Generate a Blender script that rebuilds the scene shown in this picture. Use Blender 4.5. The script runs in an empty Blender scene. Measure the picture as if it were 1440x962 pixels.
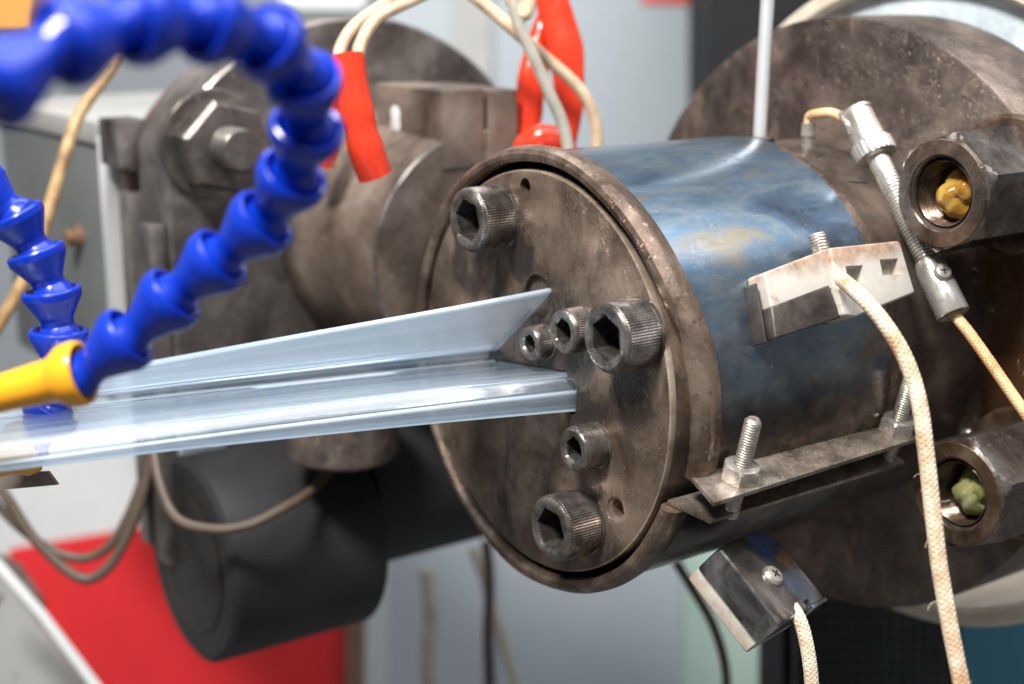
import bpy, math, random
from mathutils import Vector, Matrix
random.seed(7)
R = math.radians
# ---------------------------------------------------------------- camera, light, exposure
# world axes (mm in the code, metres in the scene): X = die axis (away from the face), Z up, -Y towards the viewer's right
F = 2092.98; YAW = R(54.495); PIT = R(13.91)
C0 = Vector((8.8775, 11.3415, 552.5545))
_up = Vector((0, -math.cos(PIT), -math.sin(PIT))); _fh = Vector((0, -math.sin(PIT), math.cos(PIT))); _rt = Vector((1, 0, 0))
_a = math.sin(YAW)*_rt + math.cos(YAW)*_fh
_b = math.cos(YAW)*_rt - math.sin(YAW)*_fh
M3 = Matrix((_a, -_b, _up))
CAM = -(M3 @ C0)
def ray(px, py): return M3 @ Vector(((px-720)/F, (py-481)/F, 1))
def dep(px, py, d): return CAM + ray(px, py)*d
def onx(px, py, x): d = ray(px, py); return CAM + d*((x-CAM.x)/d.x)
def ony(px, py, y): d = ray(px, py); return CAM + d*((y-CAM.y)/d.y)

scn = bpy.context.scene
cd = bpy.data.cameras.new('camera'); cam = bpy.data.objects.new('camera', cd); scn.collection.objects.link(cam)
cx = M3 @ Vector((1, 0, 0)); cy = M3 @ Vector((0, -1, 0)); cz = M3 @ Vector((0, 0, -1))
mw = Matrix((cx, cy, cz)).transposed().to_4x4(); mw.translation = CAM*0.001
cam.matrix_world = mw
cd.sensor_width = 36; cd.lens = F*36/1440; cd.clip_start = 0.01; cd.clip_end = 50
cd.dof.use_dof = True; cd.dof.focus_distance = 0.515; cd.dof.aperture_fstop = 5.8
scn.camera = cam
w = bpy.data.worlds.new('World'); scn.world = w; w.use_nodes = True
w.node_tree.nodes['Background'].inputs[0].default_value = (0.90, 0.95, 1.0, 1)
w.node_tree.nodes['Background'].inputs[1].default_value = 0.26
def lamp(name, loc, target, size, size_y, power, col):
    l = bpy.data.lights.new(name, 'AREA'); l.shape = 'RECTANGLE'; l.size = size; l.size_y = size_y; l.energy = power; l.color = col
    o = bpy.data.objects.new(name, l); scn.collection.objects.link(o)
    o.location = Vector(loc)*0.001
    o.rotation_euler = (Vector(target)-Vector(loc)).to_track_quat('-Z', 'Y').to_euler()
    return o
lamp('ceiling_lamp', (-620, -260, 1000), (20, 0, 0), 0.28, 0.18, 30, (1, 0.97, 0.93))
lamp('ceiling_lamp', (250, -450, 1300), (80, -40, 0), 1.7, 1.1, 26, (0.98, 0.98, 1))  # added overhead fill, enlarged for a soft reflection along the band
lamp('ceiling_lamp', (200, 900, 1500), (300, 700, 0), 1.4, 0.4, 9, (0.97, 0.98, 1))  # added back light, brightens the machinery and panels behind
scn.view_settings.view_transform = 'Standard'; scn.view_settings.look = 'None'
scn.view_settings.exposure = 0.15; scn.view_settings.gamma = 1

# ---------------------------------------------------------------- node helpers
def new_mat(name):
    m = bpy.data.materials.new(name); m.use_nodes = True
    nt = m.node_tree; return m, nt, nt.nodes['Principled BSDF'], nt.nodes['Material Output']
def nd(nt, t, **k):
    n = nt.nodes.new(t)
    for a, v in k.items():
        if a.startswith('i_'):
            key = a[2:]; key = int(key) if key.isdigit() else key.replace('_', ' ')
            n.inputs[key].default_value = v
        else: setattr(n, a, v)
    return n
def lk(nt, a, b): nt.links.new(a, b)
def ramp(nt, src, stops, interp='LINEAR'):
    r = nt.nodes.new('ShaderNodeValToRGB'); r.color_ramp.interpolation = interp
    e = r.color_ramp.elements
    while len(e) < len(stops): e.new(0.5)
    for i, (p, c) in enumerate(stops):
        e[i].position = p; e[i].color = (c, c, c, 1) if not hasattr(c, '__len__') else (*c, 1)
    lk(nt, src, r.inputs[0]); return r.outputs[0]
def noise(nt, vec, scale, detail=6, rough=.6, dist=0.0):
    n = nd(nt, 'ShaderNodeTexNoise', i_Scale=scale, i_Detail=detail, i_Roughness=rough, i_Distortion=dist)
    lk(nt, vec, n.inputs['Vector']); return n.outputs[0]
def mix(nt, fac, a, b, mode='MIX'):
    m = nt.nodes.new('ShaderNodeMix'); m.data_type = 'RGBA'; m.blend_type = mode
    for v, s in ((fac, m.inputs[0]), (a, m.inputs[6]), (b, m.inputs[7])):
        if hasattr(v, 'is_output'): lk(nt, v, s)
        elif hasattr(v, '__len__'): s.default_value = (*v, 1)
        else: s.default_value = v
    return m.outputs[2]
def math_(nt, op, a, b=0.0, c=None):
    m = nt.nodes.new('ShaderNodeMath'); m.operation = op
    for i, v in enumerate((a, b) if c is None else (a, b, c)):
        if hasattr(v, 'is_output'): lk(nt, v, m.inputs[i])
        else: m.inputs[i].default_value = v
    return m.outputs[0]
def coords(nt, kind='pos', scale=(1, 1, 1), rot=(0, 0, 0)):
    if kind == 'pos': o = nd(nt, 'ShaderNodeNewGeometry').outputs['Position']
    elif kind == 'uv': o = nd(nt, 'ShaderNodeTexCoord').outputs['UV']
    else: o = nd(nt, 'ShaderNodeTexCoord').outputs['Object']
    if scale == (1, 1, 1) and rot == (0, 0, 0): return o
    mp = nd(nt, 'ShaderNodeMapping'); mp.inputs['Scale'].default_value = scale; mp.inputs['Rotation'].default_value = rot
    lk(nt, o, mp.inputs[0]); return mp.outputs[0]
def bump(nt, h, strength, dist, bsdf, prev=None):
    b = nd(nt, 'ShaderNodeBump', i_Strength=strength, i_Distance=dist)
    lk(nt, h, b.inputs['Height'])
    if prev: lk(nt, prev, b.inputs['Normal'])
    lk(nt, b.outputs[0], bsdf.inputs['Normal']); return b.outputs[0]

def steel(name, dark, mid, light, rough=.42, metal=.6, s=45, swirl=.35, spots=.4, bs=.25, stain=None):
    m, nt, p, out = new_mat(name)
    v = coords(nt)
    n1 = noise(nt, v, s, 8, .62, .3)
    col = ramp(nt, n1, [(.36, dark), (.5, mid), (.65, light)])
    n2 = noise(nt, v, s*6, 6, .7)
    col = mix(nt, ramp(nt, n2, [(.56, 0.0), (.7, spots)]), col, tuple(c*.35 for c in dark))
    col = mix(nt, ramp(nt, noise(nt, v, s*11, 3, .5), [(.66, 0.0), (.74, spots)]), col, tuple(min(1, c*1.7) for c in light))
    # curly fine scratches: contour lines of distorted noise
    n3 = noise(nt, v, s*3.2, 2, .5, 1.6)
    d = math_(nt, 'ABSOLUTE', math_(nt, 'SUBTRACT', math_(nt, 'FRACT', math_(nt, 'MULTIPLY', n3, 9.0)), .5))
    line = ramp(nt, d, [(0.0, 1.0), (.09, 0.0)])
    patch = ramp(nt, noise(nt, v, s*1.7, 3), [(.42, 0.0), (.6, 1.0)])
    sw = math_(nt, 'MULTIPLY', math_(nt, 'MULTIPLY', line, patch), swirl)
    col = mix(nt, sw, col, tuple(min(1, c*1.5) for c in light))
    if stain: col, wet = stain(nt, col)
    else: wet = None
    lk(nt, col, p.inputs['Base Color'])
    rg = ramp(nt, noise(nt, v, s*2.3, 6, .65), [(.3, max(.05, rough-.14)), (.7, min(1, rough+.16))])
    if wet is not None: rg = mix(nt, wet, rg, (.12, .12, .12))
    lk(nt, rg, p.inputs['Roughness'])
    p.inputs['Metallic'].default_value = metal
    h = math_(nt, 'ADD', math_(nt, 'MULTIPLY', n2, .6), math_(nt, 'MULTIPLY', sw, .8))
    h = math_(nt, 'ADD', h, math_(nt, 'MULTIPLY', n1, .8))
    bump(nt, h, bs, .0006, p)
    return m
def plain(name, col, rough=.5, metal=0.0, var=.25, s=60, bs=.0, coat=0.0, spec=.5):
    m, nt, p, out = new_mat(name)
    v = coords(nt)
    n = noise(nt, v, s, 6, .6)
    c = mix(nt, ramp(nt, n, [(.3, 0.0), (.7, 1.0)]), tuple(x*(1-var) for x in col), tuple(min(1, x*(1+var)) for x in col))
    lk(nt, c, p.inputs['Base Color'])
    p.inputs['Roughness'].default_value = rough; p.inputs['Metallic'].default_value = metal
    p.inputs['Coat Weight'].default_value = coat; p.inputs['Specular IOR Level'].default_value = spec
    if bs: bump(nt, noise(nt, v, s*4, 5), bs, .0005, p)
    return m

def oil(nt, col):
    v = coords(nt)
    sx = nd(nt, 'ShaderNodeSeparateXYZ'); lk(nt, v, sx.inputs[0])
    n = noise(nt, coords(nt, scale=(1, 1, .35)), 60, 5, .6)
    y = math_(nt, 'ADD', sx.outputs['Y'], math_(nt, 'MULTIPLY', math_(nt, 'SUBTRACT', n, .5), .05))
    band = math_(nt, 'SUBTRACT', 1.0, math_(nt, 'MULTIPLY', math_(nt, 'ABSOLUTE', math_(nt, 'ADD', y, .094)), 55.0))
    band = math_(nt, 'MULTIPLY', ramp(nt, band, [(0.0, 0.0), (.25, 1.0)]), ramp(nt, math_(nt, 'ADD', sx.outputs['Z'], .5), [(.42, 0.0), (.45, 1.0), (.56, 1.0), (.6, 0.0)]))
    tn = ramp(nt, noise(nt, coords(nt, scale=(1, 1, .45), rot=(R(35), 0, 0)), 95, 4, .55, .6), [(.62, 0.0), (.665, .55)])
    col = mix(nt, tn, col, (.26, .185, .13))
    return mix(nt, math_(nt, 'MULTIPLY', band, .92), col, (.085, .038, .014)), band
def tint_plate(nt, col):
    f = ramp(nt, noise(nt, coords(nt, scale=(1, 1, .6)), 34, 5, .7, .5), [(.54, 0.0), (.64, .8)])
    # burnt residue round outlet and bolts, partly bolt shadow painted in, ragged outlines
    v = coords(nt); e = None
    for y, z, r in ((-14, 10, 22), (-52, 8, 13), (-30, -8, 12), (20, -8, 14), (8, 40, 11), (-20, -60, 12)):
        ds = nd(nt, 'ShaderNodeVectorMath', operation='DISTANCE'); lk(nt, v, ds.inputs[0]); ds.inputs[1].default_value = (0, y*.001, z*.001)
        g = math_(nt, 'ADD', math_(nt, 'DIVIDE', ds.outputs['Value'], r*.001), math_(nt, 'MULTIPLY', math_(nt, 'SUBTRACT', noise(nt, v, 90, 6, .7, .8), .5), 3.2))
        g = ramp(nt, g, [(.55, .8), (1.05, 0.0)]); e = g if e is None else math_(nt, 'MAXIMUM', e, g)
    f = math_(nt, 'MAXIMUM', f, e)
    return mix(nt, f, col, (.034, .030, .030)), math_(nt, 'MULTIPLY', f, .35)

MAT = {}
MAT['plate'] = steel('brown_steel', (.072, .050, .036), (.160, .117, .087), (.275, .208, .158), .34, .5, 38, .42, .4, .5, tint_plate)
MAT['rim'] = steel('rim_steel', (.070, .047, .034), (.175, .124, .094), (.33, .255, .20), .28, .7, 40, .3, .6, .35)
MAT['body'] = steel('body_steel', (.060, .045, .035), (.120, .092, .074), (.20, .16, .13), .36, .55, 38, .3, .4, .3)
MAT['disc'] = steel('disc_steel', (.048, .036, .030), (.098, .076, .065), (.19, .15, .122), .33, .5, 42, .55, .6, .6, oil)
MAT['bolt'] = steel('bolt_steel', (.085, .075, .067), (.175, .156, .140), (.32, .29, .265), .25, .75, 120, .12, .45, .15)
MAT['cast'] = steel('adapter_steel', (.078, .056, .042), (.165, .123, .096), (.28, .22, .178), .42, .4, 26, .2, .4, .4)
MAT['flange'] = steel('flange_steel', (.065, .057, .051), (.145, .130, .119), (.30, .275, .255), .32, .6, 24, .15, .4, .35)
MAT['zinc'] = steel('zinc_steel', (.28, .25, .21), (.45, .41, .36), (.62, .58, .53), .32, .75, 130, .1, .35, .12)
MAT['nickel'] = steel('nickel', (.42, .39, .34), (.58, .55, .50), (.72, .69, .64), .24, .75, 60, .05, .25, .03)
MAT['oily'] = steel('oily_steel', (.035, .021, .012), (.095, .060, .038), (.19, .13, .088), .13, .55, 60, .35, .4, .3)
MAT['oilyside'] = steel('oily_blue_steel', (.040, .029, .022), (.098, .078, .065), (.185, .17, .165), .14, .6, 50, .25, .4, .2)
MAT['ear'] = steel('clamp_steel', (.13, .10, .077), (.28, .23, .185), (.47, .42, .37), .3, .7, 70, .6, .5, .35)
MAT['cover'] = steel('cover_steel', (.05, .042, .036), (.095, .082, .072), (.16, .135, .115), .36, .6, 60, .2, .4, .2)
MAT['motor'] = plain('motor_paint', (.018, .018, .019), .5, 0, .3, 30, .1, 0, .3)
MAT['sock'] = steel('socket_steel', (.030, .028, .027), (.065, .060, .056), (.13, .12, .11), .3, .6, 150, .1, .3, .2)  # oily bolt steel, darkened to paint in the shade deep in the sockets
MAT['worn'] = steel('worn_edge_steel', (.22, .165, .12), (.42, .33, .25), (.62, .51, .40), .34, .6, 40, .2, .4, .2)
MAT['black'] = plain('black_paint', (.007, .007, .008), .6, 0, .3, 30, .1, 0, .2)
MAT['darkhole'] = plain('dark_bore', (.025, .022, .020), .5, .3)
MAT['red'] = plain('red_board', (.58, .012, .016), .5, 0, .2, 6)
MAT['sleeve_red'] = plain('red_sleeve', (.56, .034, .012), .16, 0, .2, 60, .4)
MAT['wire'] = plain('tan_wire', (.52, .38, .25), .55, 0, .25, 150, .2)
MAT['wiredark'] = plain('brown_wire', (.075, .052, .036), .55, 0, .25, 100)
MAT['greywire'] = plain('grey_wire', (.36, .33, .27), .5, 0, .2, 100)
def scuffed(name, col, dust):
    m, nt, p, out = new_mat(name); v = coords(nt)
    c = mix(nt, ramp(nt, noise(nt, v, 260, 5, .7), [(.60, 0.0), (.80, .16)]), col, dust)
    lk(nt, c, p.inputs['Base Color'])
    lk(nt, ramp(nt, noise(nt, v, 120, 5, .7), [(.3, .13), (.7, .36)]), p.inputs['Roughness'])
    bump(nt, noise(nt, v, 300, 3), .06, .0004, p); return m
MAT['blue'] = scuffed('blue_plastic', (.002, .026, .36), (.22, .26, .36))
MAT['yellow'] = scuffed('yellow_plastic', (.86, .37, .015), (.45, .30, .15))
MAT['cream'] = plain('cream_edge', (.60, .52, .42), .7, 0, .2, 40, .2)
MAT['white'] = plain('white_paint', (.58, .59, .59), .45, 0, .08, 10)
MAT['cabinet'] = plain('cabinet_paint', (.27, .31, .335), .45, 0, .06, 4)
MAT['wall'] = plain('wall_paint', (.32, .35, .365), .6, 0, .08, 3)
MAT['green'] = plain('green_panel', (.42, .55, .48), .5, 0, .08, 5)
MAT['grey'] = plain('grey_paint', (.125, .132, .128), .45, 0, .18, 14)
MAT['lightgrey'] = plain('light_grey_paint', (.30, .30, .285), .5, 0, .15, 12)
MAT['teal'] = plain('teal_paint', (.02, .10, .14), .5, 0, .2, 12)
MAT['brownpost'] = plain('brown_post', (.16, .085, .05), .6, 0, .2, 12)
MAT['rod'] = plain('bright_rod', (.62, .63, .64), .28, .5, .08, 60)
MAT['orange'] = plain('orange_paint', (.46, .18, .010), .5, 0, .1, 10)

def blue_steel():
    m, nt, p, out = new_mat('heat_blued_steel')
    vs = coords(nt, scale=(.35, 1, 1)); v = coords(nt)
    n1 = noise(nt, vs, 30, 8, .66, .25)
    col = ramp(nt, n1, [(.27, (.06, .066, .078)), (.38, (.08, .115, .17)), (.46, (.135, .205, .29)), (.52, (.22, .275, .31)), (.57, (.14, .22, .315)), (.65, (.28, .25, .19)), (.71, (.19, .15, .115))])
    n2 = noise(nt, v, 19, 4, .55, .8)
    col = mix(nt, ramp(nt, n2, [(.54, 0.0), (.7, .5)]), col, (.08, .15, .25))
    n5 = noise(nt, coords(nt, scale=(.22, 1, 1)), 80, 7, .75, .4)
    col = mix(nt, ramp(nt, n5, [(.58, 0.0), (.68, .55)]), col, (.34, .37, .39))
    col = mix(nt, ramp(nt, n5, [(.28, .6), (.38, 0.0)]), col, (.05, .045, .05))
    # brown patina by the clamp ears, plus painted-in dimness of the lower band, ragged
    sx = nd(nt, 'ShaderNodeSeparateXYZ'); lk(nt, v, sx.inputs[0])
    zz = math_(nt, 'ADD', sx.outputs['Z'], math_(nt, 'MULTIPLY', math_(nt, 'SUBTRACT', noise(nt, v, 30, 6, .65), .5), .09))
    pt = ramp(nt, math_(nt, 'ADD', math_(nt, 'MULTIPLY', zz, 10.0), .5), [(.46, 1.0), (.96, 0.0)])
    brown = ramp(nt, noise(nt, v, 60, 7, .65, .5), [(.35, (.045, .034, .028)), (.5, (.10, .075, .055)), (.66, (.24, .185, .14))])
    col = mix(nt, math_(nt, 'MULTIPLY', pt, .9), col, brown)
    n6 = noise(nt, v, 110, 2, .5, 1.6)
    d = math_(nt, 'ABSOLUTE', math_(nt, 'SUBTRACT', math_(nt, 'FRACT', math_(nt, 'MULTIPLY', n6, 8.0)), .5))
    sw = math_(nt, 'MULTIPLY', ramp(nt, d, [(0.0, 1.0), (.1, 0.0)]), ramp(nt, noise(nt, v, 40, 4), [(.5, 0.0), (.66, .4)]))
    col = mix(nt, sw, col, (.40, .40, .38))
    sp = ramp(nt, noise(nt, v, 420, 2, .5), [(.74, 0.0), (.78, .8)])
    col = mix(nt, sp, col, (.6, .62, .62))
    lk(nt, col, p.inputs['Base Color']); p.inputs['Metallic'].default_value = .85
    lk(nt, ramp(nt, noise(nt, vs, 70, 6, .7), [(.3, .17), (.7, .33)]), p.inputs['Roughness'])
    h = math_(nt, 'ADD', math_(nt, 'MULTIPLY', n5, .5), math_(nt, 'MULTIPLY', sw, .5))
    bump(nt, h, .06, .0005, p)
    return m
MAT['blued'] = blue_steel()

# frame of the lower terminal cover, from its visible corner
def cv(ang, l, tz): 
    q = Vector((l*math.cos(R(ang)), -l*math.sin(R(ang)), l*tz)); return (M3 @ q).normalized()
e1 = cv(13, .635, 1.217); e2m = cv(128, .945, .348); e3 = cv(231, .84, .647)
e2m = (e2m-e1*e2m.dot(e1)).normalized(); e3 = (e3-e1*e3.dot(e1)-e2m*e3.dot(e2m)).normalized()
V0 = dep(1098, 879, 497)
def cover_tint():
    m, nt, p, out = new_mat('polished_tinted_steel')
    v = coords(nt)
    n = noise(nt, v, 55, 6, .6, .8)
    col = ramp(nt, n, [(.34, (.07, .062, .056)), (.47, (.22, .21, .20)), (.58, (.40, .39, .38)), (.72, (.58, .57, .55))])
    sx = nd(nt, 'ShaderNodeSeparateXYZ'); lk(nt, nd(nt, 'ShaderNodeTexCoord').outputs['Object'], sx.inputs[0])
    def spot(a_, b_, r, nz):
        q = (V0+e1*a_+e2m*b_)*.001
        ds = nd(nt, 'ShaderNodeVectorMath', operation='DISTANCE'); lk(nt, v, ds.inputs[0]); ds.inputs[1].default_value = q
        e = math_(nt, 'ADD', math_(nt, 'DIVIDE', ds.outputs['Value'], r*.001), math_(nt, 'MULTIPLY', math_(nt, 'SUBTRACT', noise(nt, v, 160, 3, .5, 1.0), .5), nz))
        return ramp(nt, e, [(.45, .7), (1.0, 0.0)])
    col = mix(nt, spot(24, 27, 9, 1.6), col, (.12, .24, .58))
    col = mix(nt, spot(28, 19, 5, 2.0), col, (.45, .27, .10))
    col = mix(nt, spot(25, 8, 9, 2.0), col, (.35, .42, .60))
    lk(nt, col, p.inputs['Base Color']); p.inputs['Metallic'].default_value = .88
    lk(nt, ramp(nt, noise(nt, v, 150, 5, .6), [(.3, .10), (.7, .24)]), p.inputs['Roughness'])
    bump(nt, noise(nt, v, 90, 3, .5, .5), .12, .0008, p)
    return m
MAT['tinted'] = cover_tint()

def ceramic(edge=None):
    m, nt, p, out = new_mat('sooty_ceramic')
    v = coords(nt)
    n = noise(nt, v, 110, 7, .7, .4)
    col = ramp(nt, noise(nt, v, 40, 4), [(.35, (.46, .43, .38)), (.65, (.54, .51, .46))])
    f = ramp(nt, n, [(.54, 0.0), (.70, .7)])
    if edge:
        ds = nd(nt, 'ShaderNodeVectorMath', operation='DOT_PRODUCT'); lk(nt, v, ds.inputs[0]); ds.inputs[1].default_value = edge[0]
        q = math_(nt, 'ADD', math_(nt, 'MULTIPLY', math_(nt, 'SUBTRACT', ds.outputs['Value'], edge[1]), edge[2]), math_(nt, 'MULTIPLY', math_(nt, 'SUBTRACT', n, .5), 2.6))
        f = math_(nt, 'MAXIMUM', f, ramp(nt, q, [(0.0, 0.0), (.9, .85)]))
    col = mix(nt, f, col, ramp(nt, noise(nt, v, 200, 4), [(.35, (.20, .105, .06)), (.65, (.42, .27, .18))]))
    lk(nt, col, p.inputs['Base Color']); p.inputs['Roughness'].default_value = .42
    bump(nt, noise(nt, v, 160, 4), .25, .0006, p)
    return m
_t = Vector((0, math.cos(R(66.5)), math.sin(R(66.5))))
MAT['ceramic'] = ceramic((_t, .0070, 150.0))
MAT['ceramic2'] = ceramic((e3, (V0+e3*15).dot(e3)*.001, 130.0))

def plastic_clear():
    m, nt, p, out = new_mat('clear_plastic')
    nt.nodes.remove(p)
    v = coords(nt, 'uv')
    sx = nd(nt, 'ShaderNodeSeparateXYZ'); lk(nt, v, sx.inputs[0]); vv_ = sx.outputs['Y']
    mp = nd(nt, 'ShaderNodeMapping'); mp.inputs['Scale'].default_value = (.5, 40, 1); lk(nt, v, mp.inputs[0])
    n = noise(nt, mp.outputs[0], 1.0, 3, .55)
    edge = None                                   # ribs and folded edges made milkier, painting in their white line highlights
    for c_, w_, a_ in ((.01, .022, .6), (.322, .020, .9), (.42, .018, .85), (.55, .012, .2), (.70, .020, .85), (.90, .018, .7), (.985, .02, .6)):
        e_ = math_(nt, 'MULTIPLY', math_(nt, 'MAXIMUM', math_(nt, 'SUBTRACT', 1.0, math_(nt, 'DIVIDE', math_(nt, 'ABSOLUTE', math_(nt, 'SUBTRACT', vv_, c_)), w_)), 0.0), a_)
        edge = e_ if edge is None else math_(nt, 'MAXIMUM', edge, e_)
    base = ramp(nt, vv_, [(0.0, .20), (.30, .24), (.335, .04), (.405, .04), (.43, .17), (.68, .20), (.72, .12), (.86, .14), (.92, .28), (1.0, .36)])
    fac = math_(nt, 'MINIMUM', math_(nt, 'ADD', math_(nt, 'ADD', base, edge), math_(nt, 'MULTIPLY', math_(nt, 'SUBTRACT', n, .5), .30)), .92)
    fac = math_(nt, 'MAXIMUM', fac, .03)
    tr = nd(nt, 'ShaderNodeBsdfTransparent'); tr.inputs[0].default_value = (.93, .97, 1, 1)
    df = nd(nt, 'ShaderNodeBsdfDiffuse'); df.inputs[0].default_value = (.80, .90, 1.0, 1)
    tl = nd(nt, 'ShaderNodeBsdfTranslucent'); tl.inputs[0].default_value = (.80, .90, 1.0, 1)
    ad = nd(nt, 'ShaderNodeMixShader'); ad.inputs[0].default_value = .6; lk(nt, df.outputs[0], ad.inputs[1]); lk(nt, tl.outputs[0], ad.inputs[2])
    m1 = nd(nt, 'ShaderNodeMixShader'); lk(nt, fac, m1.inputs[0])
    lk(nt, tr.outputs[0], m1.inputs[1]); lk(nt, ad.outputs[0], m1.inputs[2])
    gl = nd(nt, 'ShaderNodeBsdfGlossy'); gl.inputs['Roughness'].default_value = .14; gl.inputs[0].default_value = (.95, .98, 1, 1)
    fr = nd(nt, 'ShaderNodeFresnel', i_IOR=1.62)
    b = nd(nt, 'ShaderNodeBump', i_Strength=.08, i_Distance=.0003); lk(nt, n, b.inputs['Height'])
    lk(nt, b.outputs[0], gl.inputs['Normal']); lk(nt, b.outputs[0], fr.inputs['Normal'])
    m2 = nd(nt, 'ShaderNodeMixShader')
    lk(nt, math_(nt, 'ADD', math_(nt, 'MULTIPLY', fr.outputs[0], 0.5), .04), m2.inputs[0])
    lk(nt, m1.outputs[0], m2.inputs[1]); lk(nt, gl.outputs[0], m2.inputs[2])
    lk(nt, m2.outputs[0], out.inputs[0])
    return m
MAT['clear'] = plastic_clear()

def resin(name, c1, c2):
    m, nt, p, out = new_mat(name)
    v = coords(nt)
    lk(nt, ramp(nt, noise(nt, v, 130, 4, .6, .8), [(.35, c1), (.65, c2)]), p.inputs['Base Color'])
    p.inputs['Roughness'].default_value = .10; p.inputs['Transmission Weight'].default_value = .3
    bump(nt, noise(nt, v, 260, 4, .6, .6), .35, .0012, p)
    p.inputs['Subsurface Weight'].default_value = .3; p.inputs['Subsurface Radius'].default_value = (.004, .003, .001); p.inputs['Subsurface Scale'].default_value = 1
    p.inputs['Coat Weight'].default_value = .6
    return m
MAT['amber'] = resin('amber_resin', (.42, .15, .010), (.62, .42, .09))
MAT['olive'] = resin('olive_resin', (.20, .19, .035), (.46, .46, .22))

def braid_mat(name, c1, c2):
    m, nt, p, out = new_mat(name)
    v = coords(nt)
    n = noise(nt, v, 90, 5, .65)
    lk(nt, ramp(nt, n, [(.36, c1), (.58, c2)]), p.inputs['Base Color'])
    p.inputs['Roughness'].default_value = .45; p.inputs['Sheen Weight'].default_value = .15
    bump(nt, noise(nt, v, 1500, 2), .25, .0002, p)
    return m
MAT['braid'] = braid_mat('braided_sleeve', (.40, .24, .12), (.66, .54, .41))
MAT['braid2'] = braid_mat('amber_braid', (.50, .24, .08), (.68, .45, .24))
MAT['cloth'] = braid_mat('brown_cloth', (.20, .11, .04), (.42, .27, .12))
MAT['dial'] = plain('insulation_paint', (.55, .63, .67), .6, 0, .28, 60, .4)
def mesh_grid():
    m, nt, p, out = new_mat('perforated_black')
    v = coords(nt, 'obj'); 
    lk(nt, mix(nt, ramp(nt, noise(nt, v, 40), [(.4, 0.0), (.6, 1.0)]), (.008, .008, .009), (.02, .02, .022)), p.inputs['Base Color'])
    p.inputs['Roughness'].default_value = .5
    return m
MAT['grid'] = mesh_grid()

# ---------------------------------------------------------------- mesh helpers
COL = scn.collection
def outward(vs, faces):
    c = sum(vs, Vector())/len(vs); vol = 0.0
    for f in faces:
        a = vs[f[0]]-c
        for i in range(1, len(f)-1): vol += a.dot((vs[f[i]]-c).cross(vs[f[i+1]]-c))
    return faces if vol >= 0 else [tuple(reversed(f)) for f in faces]
def obj(name, verts, faces, mat, parent=None, smooth=True, ang=32, uvs=None):
    """one mesh object; verts in mm, world axes; origin at its own centre"""
    vs = [Vector(v) for v in verts]
    faces = outward(vs, faces)
    lo = Vector([min(v[i] for v in vs) for i in range(3)]); hi = Vector([max(v[i] for v in vs) for i in range(3)])
    c = (lo+hi)/2
    me = bpy.data.meshes.new(name)
    me.from_pydata([((v-c)*0.001)[:] for v in vs], [], faces); me.update()
    if uvs:
        ul = me.uv_layers.new(name='UVMap')
        for l in me.loops: ul.data[l.index].uv = uvs[l.vertex_index]
    me.materials.append(MAT[mat] if isinstance(mat, str) else mat)
    if smooth:
        me.polygons.foreach_set('use_smooth', [True]*len(me.polygons)); me.set_sharp_from_angle(angle=R(ang))
    o = bpy.data.objects.new(name, me); COL.objects.link(o)
    wl = c*0.001
    if parent is not None:
        o.parent = parent; wl = wl-parent_loc(parent)
    o.location = wl
    return o
def parent_loc(p):
    v = p.location.copy()
    while p.parent: p = p.parent; v += p.location
    return v
def thing(name, label, cat, base, group=None):
    o = bpy.data.objects.new(name, None); COL.objects.link(o); o.empty_display_size = .01
    o.location = Vector(base)*0.001; return tag(o, label, cat, group)
def tag(o, label, cat=None, group=None, kind=None):
    o['label'] = label
    if cat: o['category'] = cat
    if group: o['group'] = group
    if kind: o['kind'] = kind
    return o
def frame(d):
    d = Vector(d).normalized()
    h = Vector((0, 0, 1)) if abs(d.z) < .9 else Vector((0, 1, 0))
    u = h.cross(d).normalized(); v = d.cross(u); return d, u, v
def loft(rings, cap0=False, cap1=False, close=False, loop=True):
    n = len(rings[0]); V = [p for r in rings for p in r]; Fc = []
    m = len(rings); rng = range(m if close else m-1)
    for i in rng:
        j = (i+1) % m
        for k in range(n if loop else n-1):
            q = (k+1) % n; Fc.append((i*n+k, j*n+k, j*n+q, i*n+q))
    if cap0: Fc.append(tuple(range(n)))
    if cap1: Fc.append(tuple((m-1)*n+k for k in reversed(range(n))))
    return V, Fc
def lathe(o, d, prof, n=64, rf=None, cap0=False, cap1=False, close=False, a0=None, a1=None, axf=None):
    """prof: (axial, radius[, tag]) ; rf(tag,theta,axial,radius)->radius ; partial turn a0..a1"""
    d, u, v = frame(d); o = Vector(o); rings = []
    part = a0 is not None
    for pr in prof:
        ax, r = pr[0], pr[1]; tg = pr[2] if len(pr) > 2 else None; ring = []
        for k in range(n):
            t = 2*math.pi*k/n if not part else a0+(a1-a0)*k/(n-1)
            rr = rf(tg, t, ax, r) if rf else r
            aa = ax + (axf(t) if axf else 0)
            ring.append(o + d*aa + (u*math.cos(t)+v*math.sin(t))*rr)
        rings.append(ring)
    V, Fc = loft(rings, cap0 and not part, cap1 and not part, close, not part)
    if part and close:
        m = len(prof)
        Fc.append(tuple(i*n for i in reversed(range(m)))); Fc.append(tuple(i*n+n-1 for i in range(m)))
    return V, Fc
def hexr(t, apo, ph=0): 
    a = (t+ph) % (math.pi/3)-math.pi/6
    return apo/math.cos(a)
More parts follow.
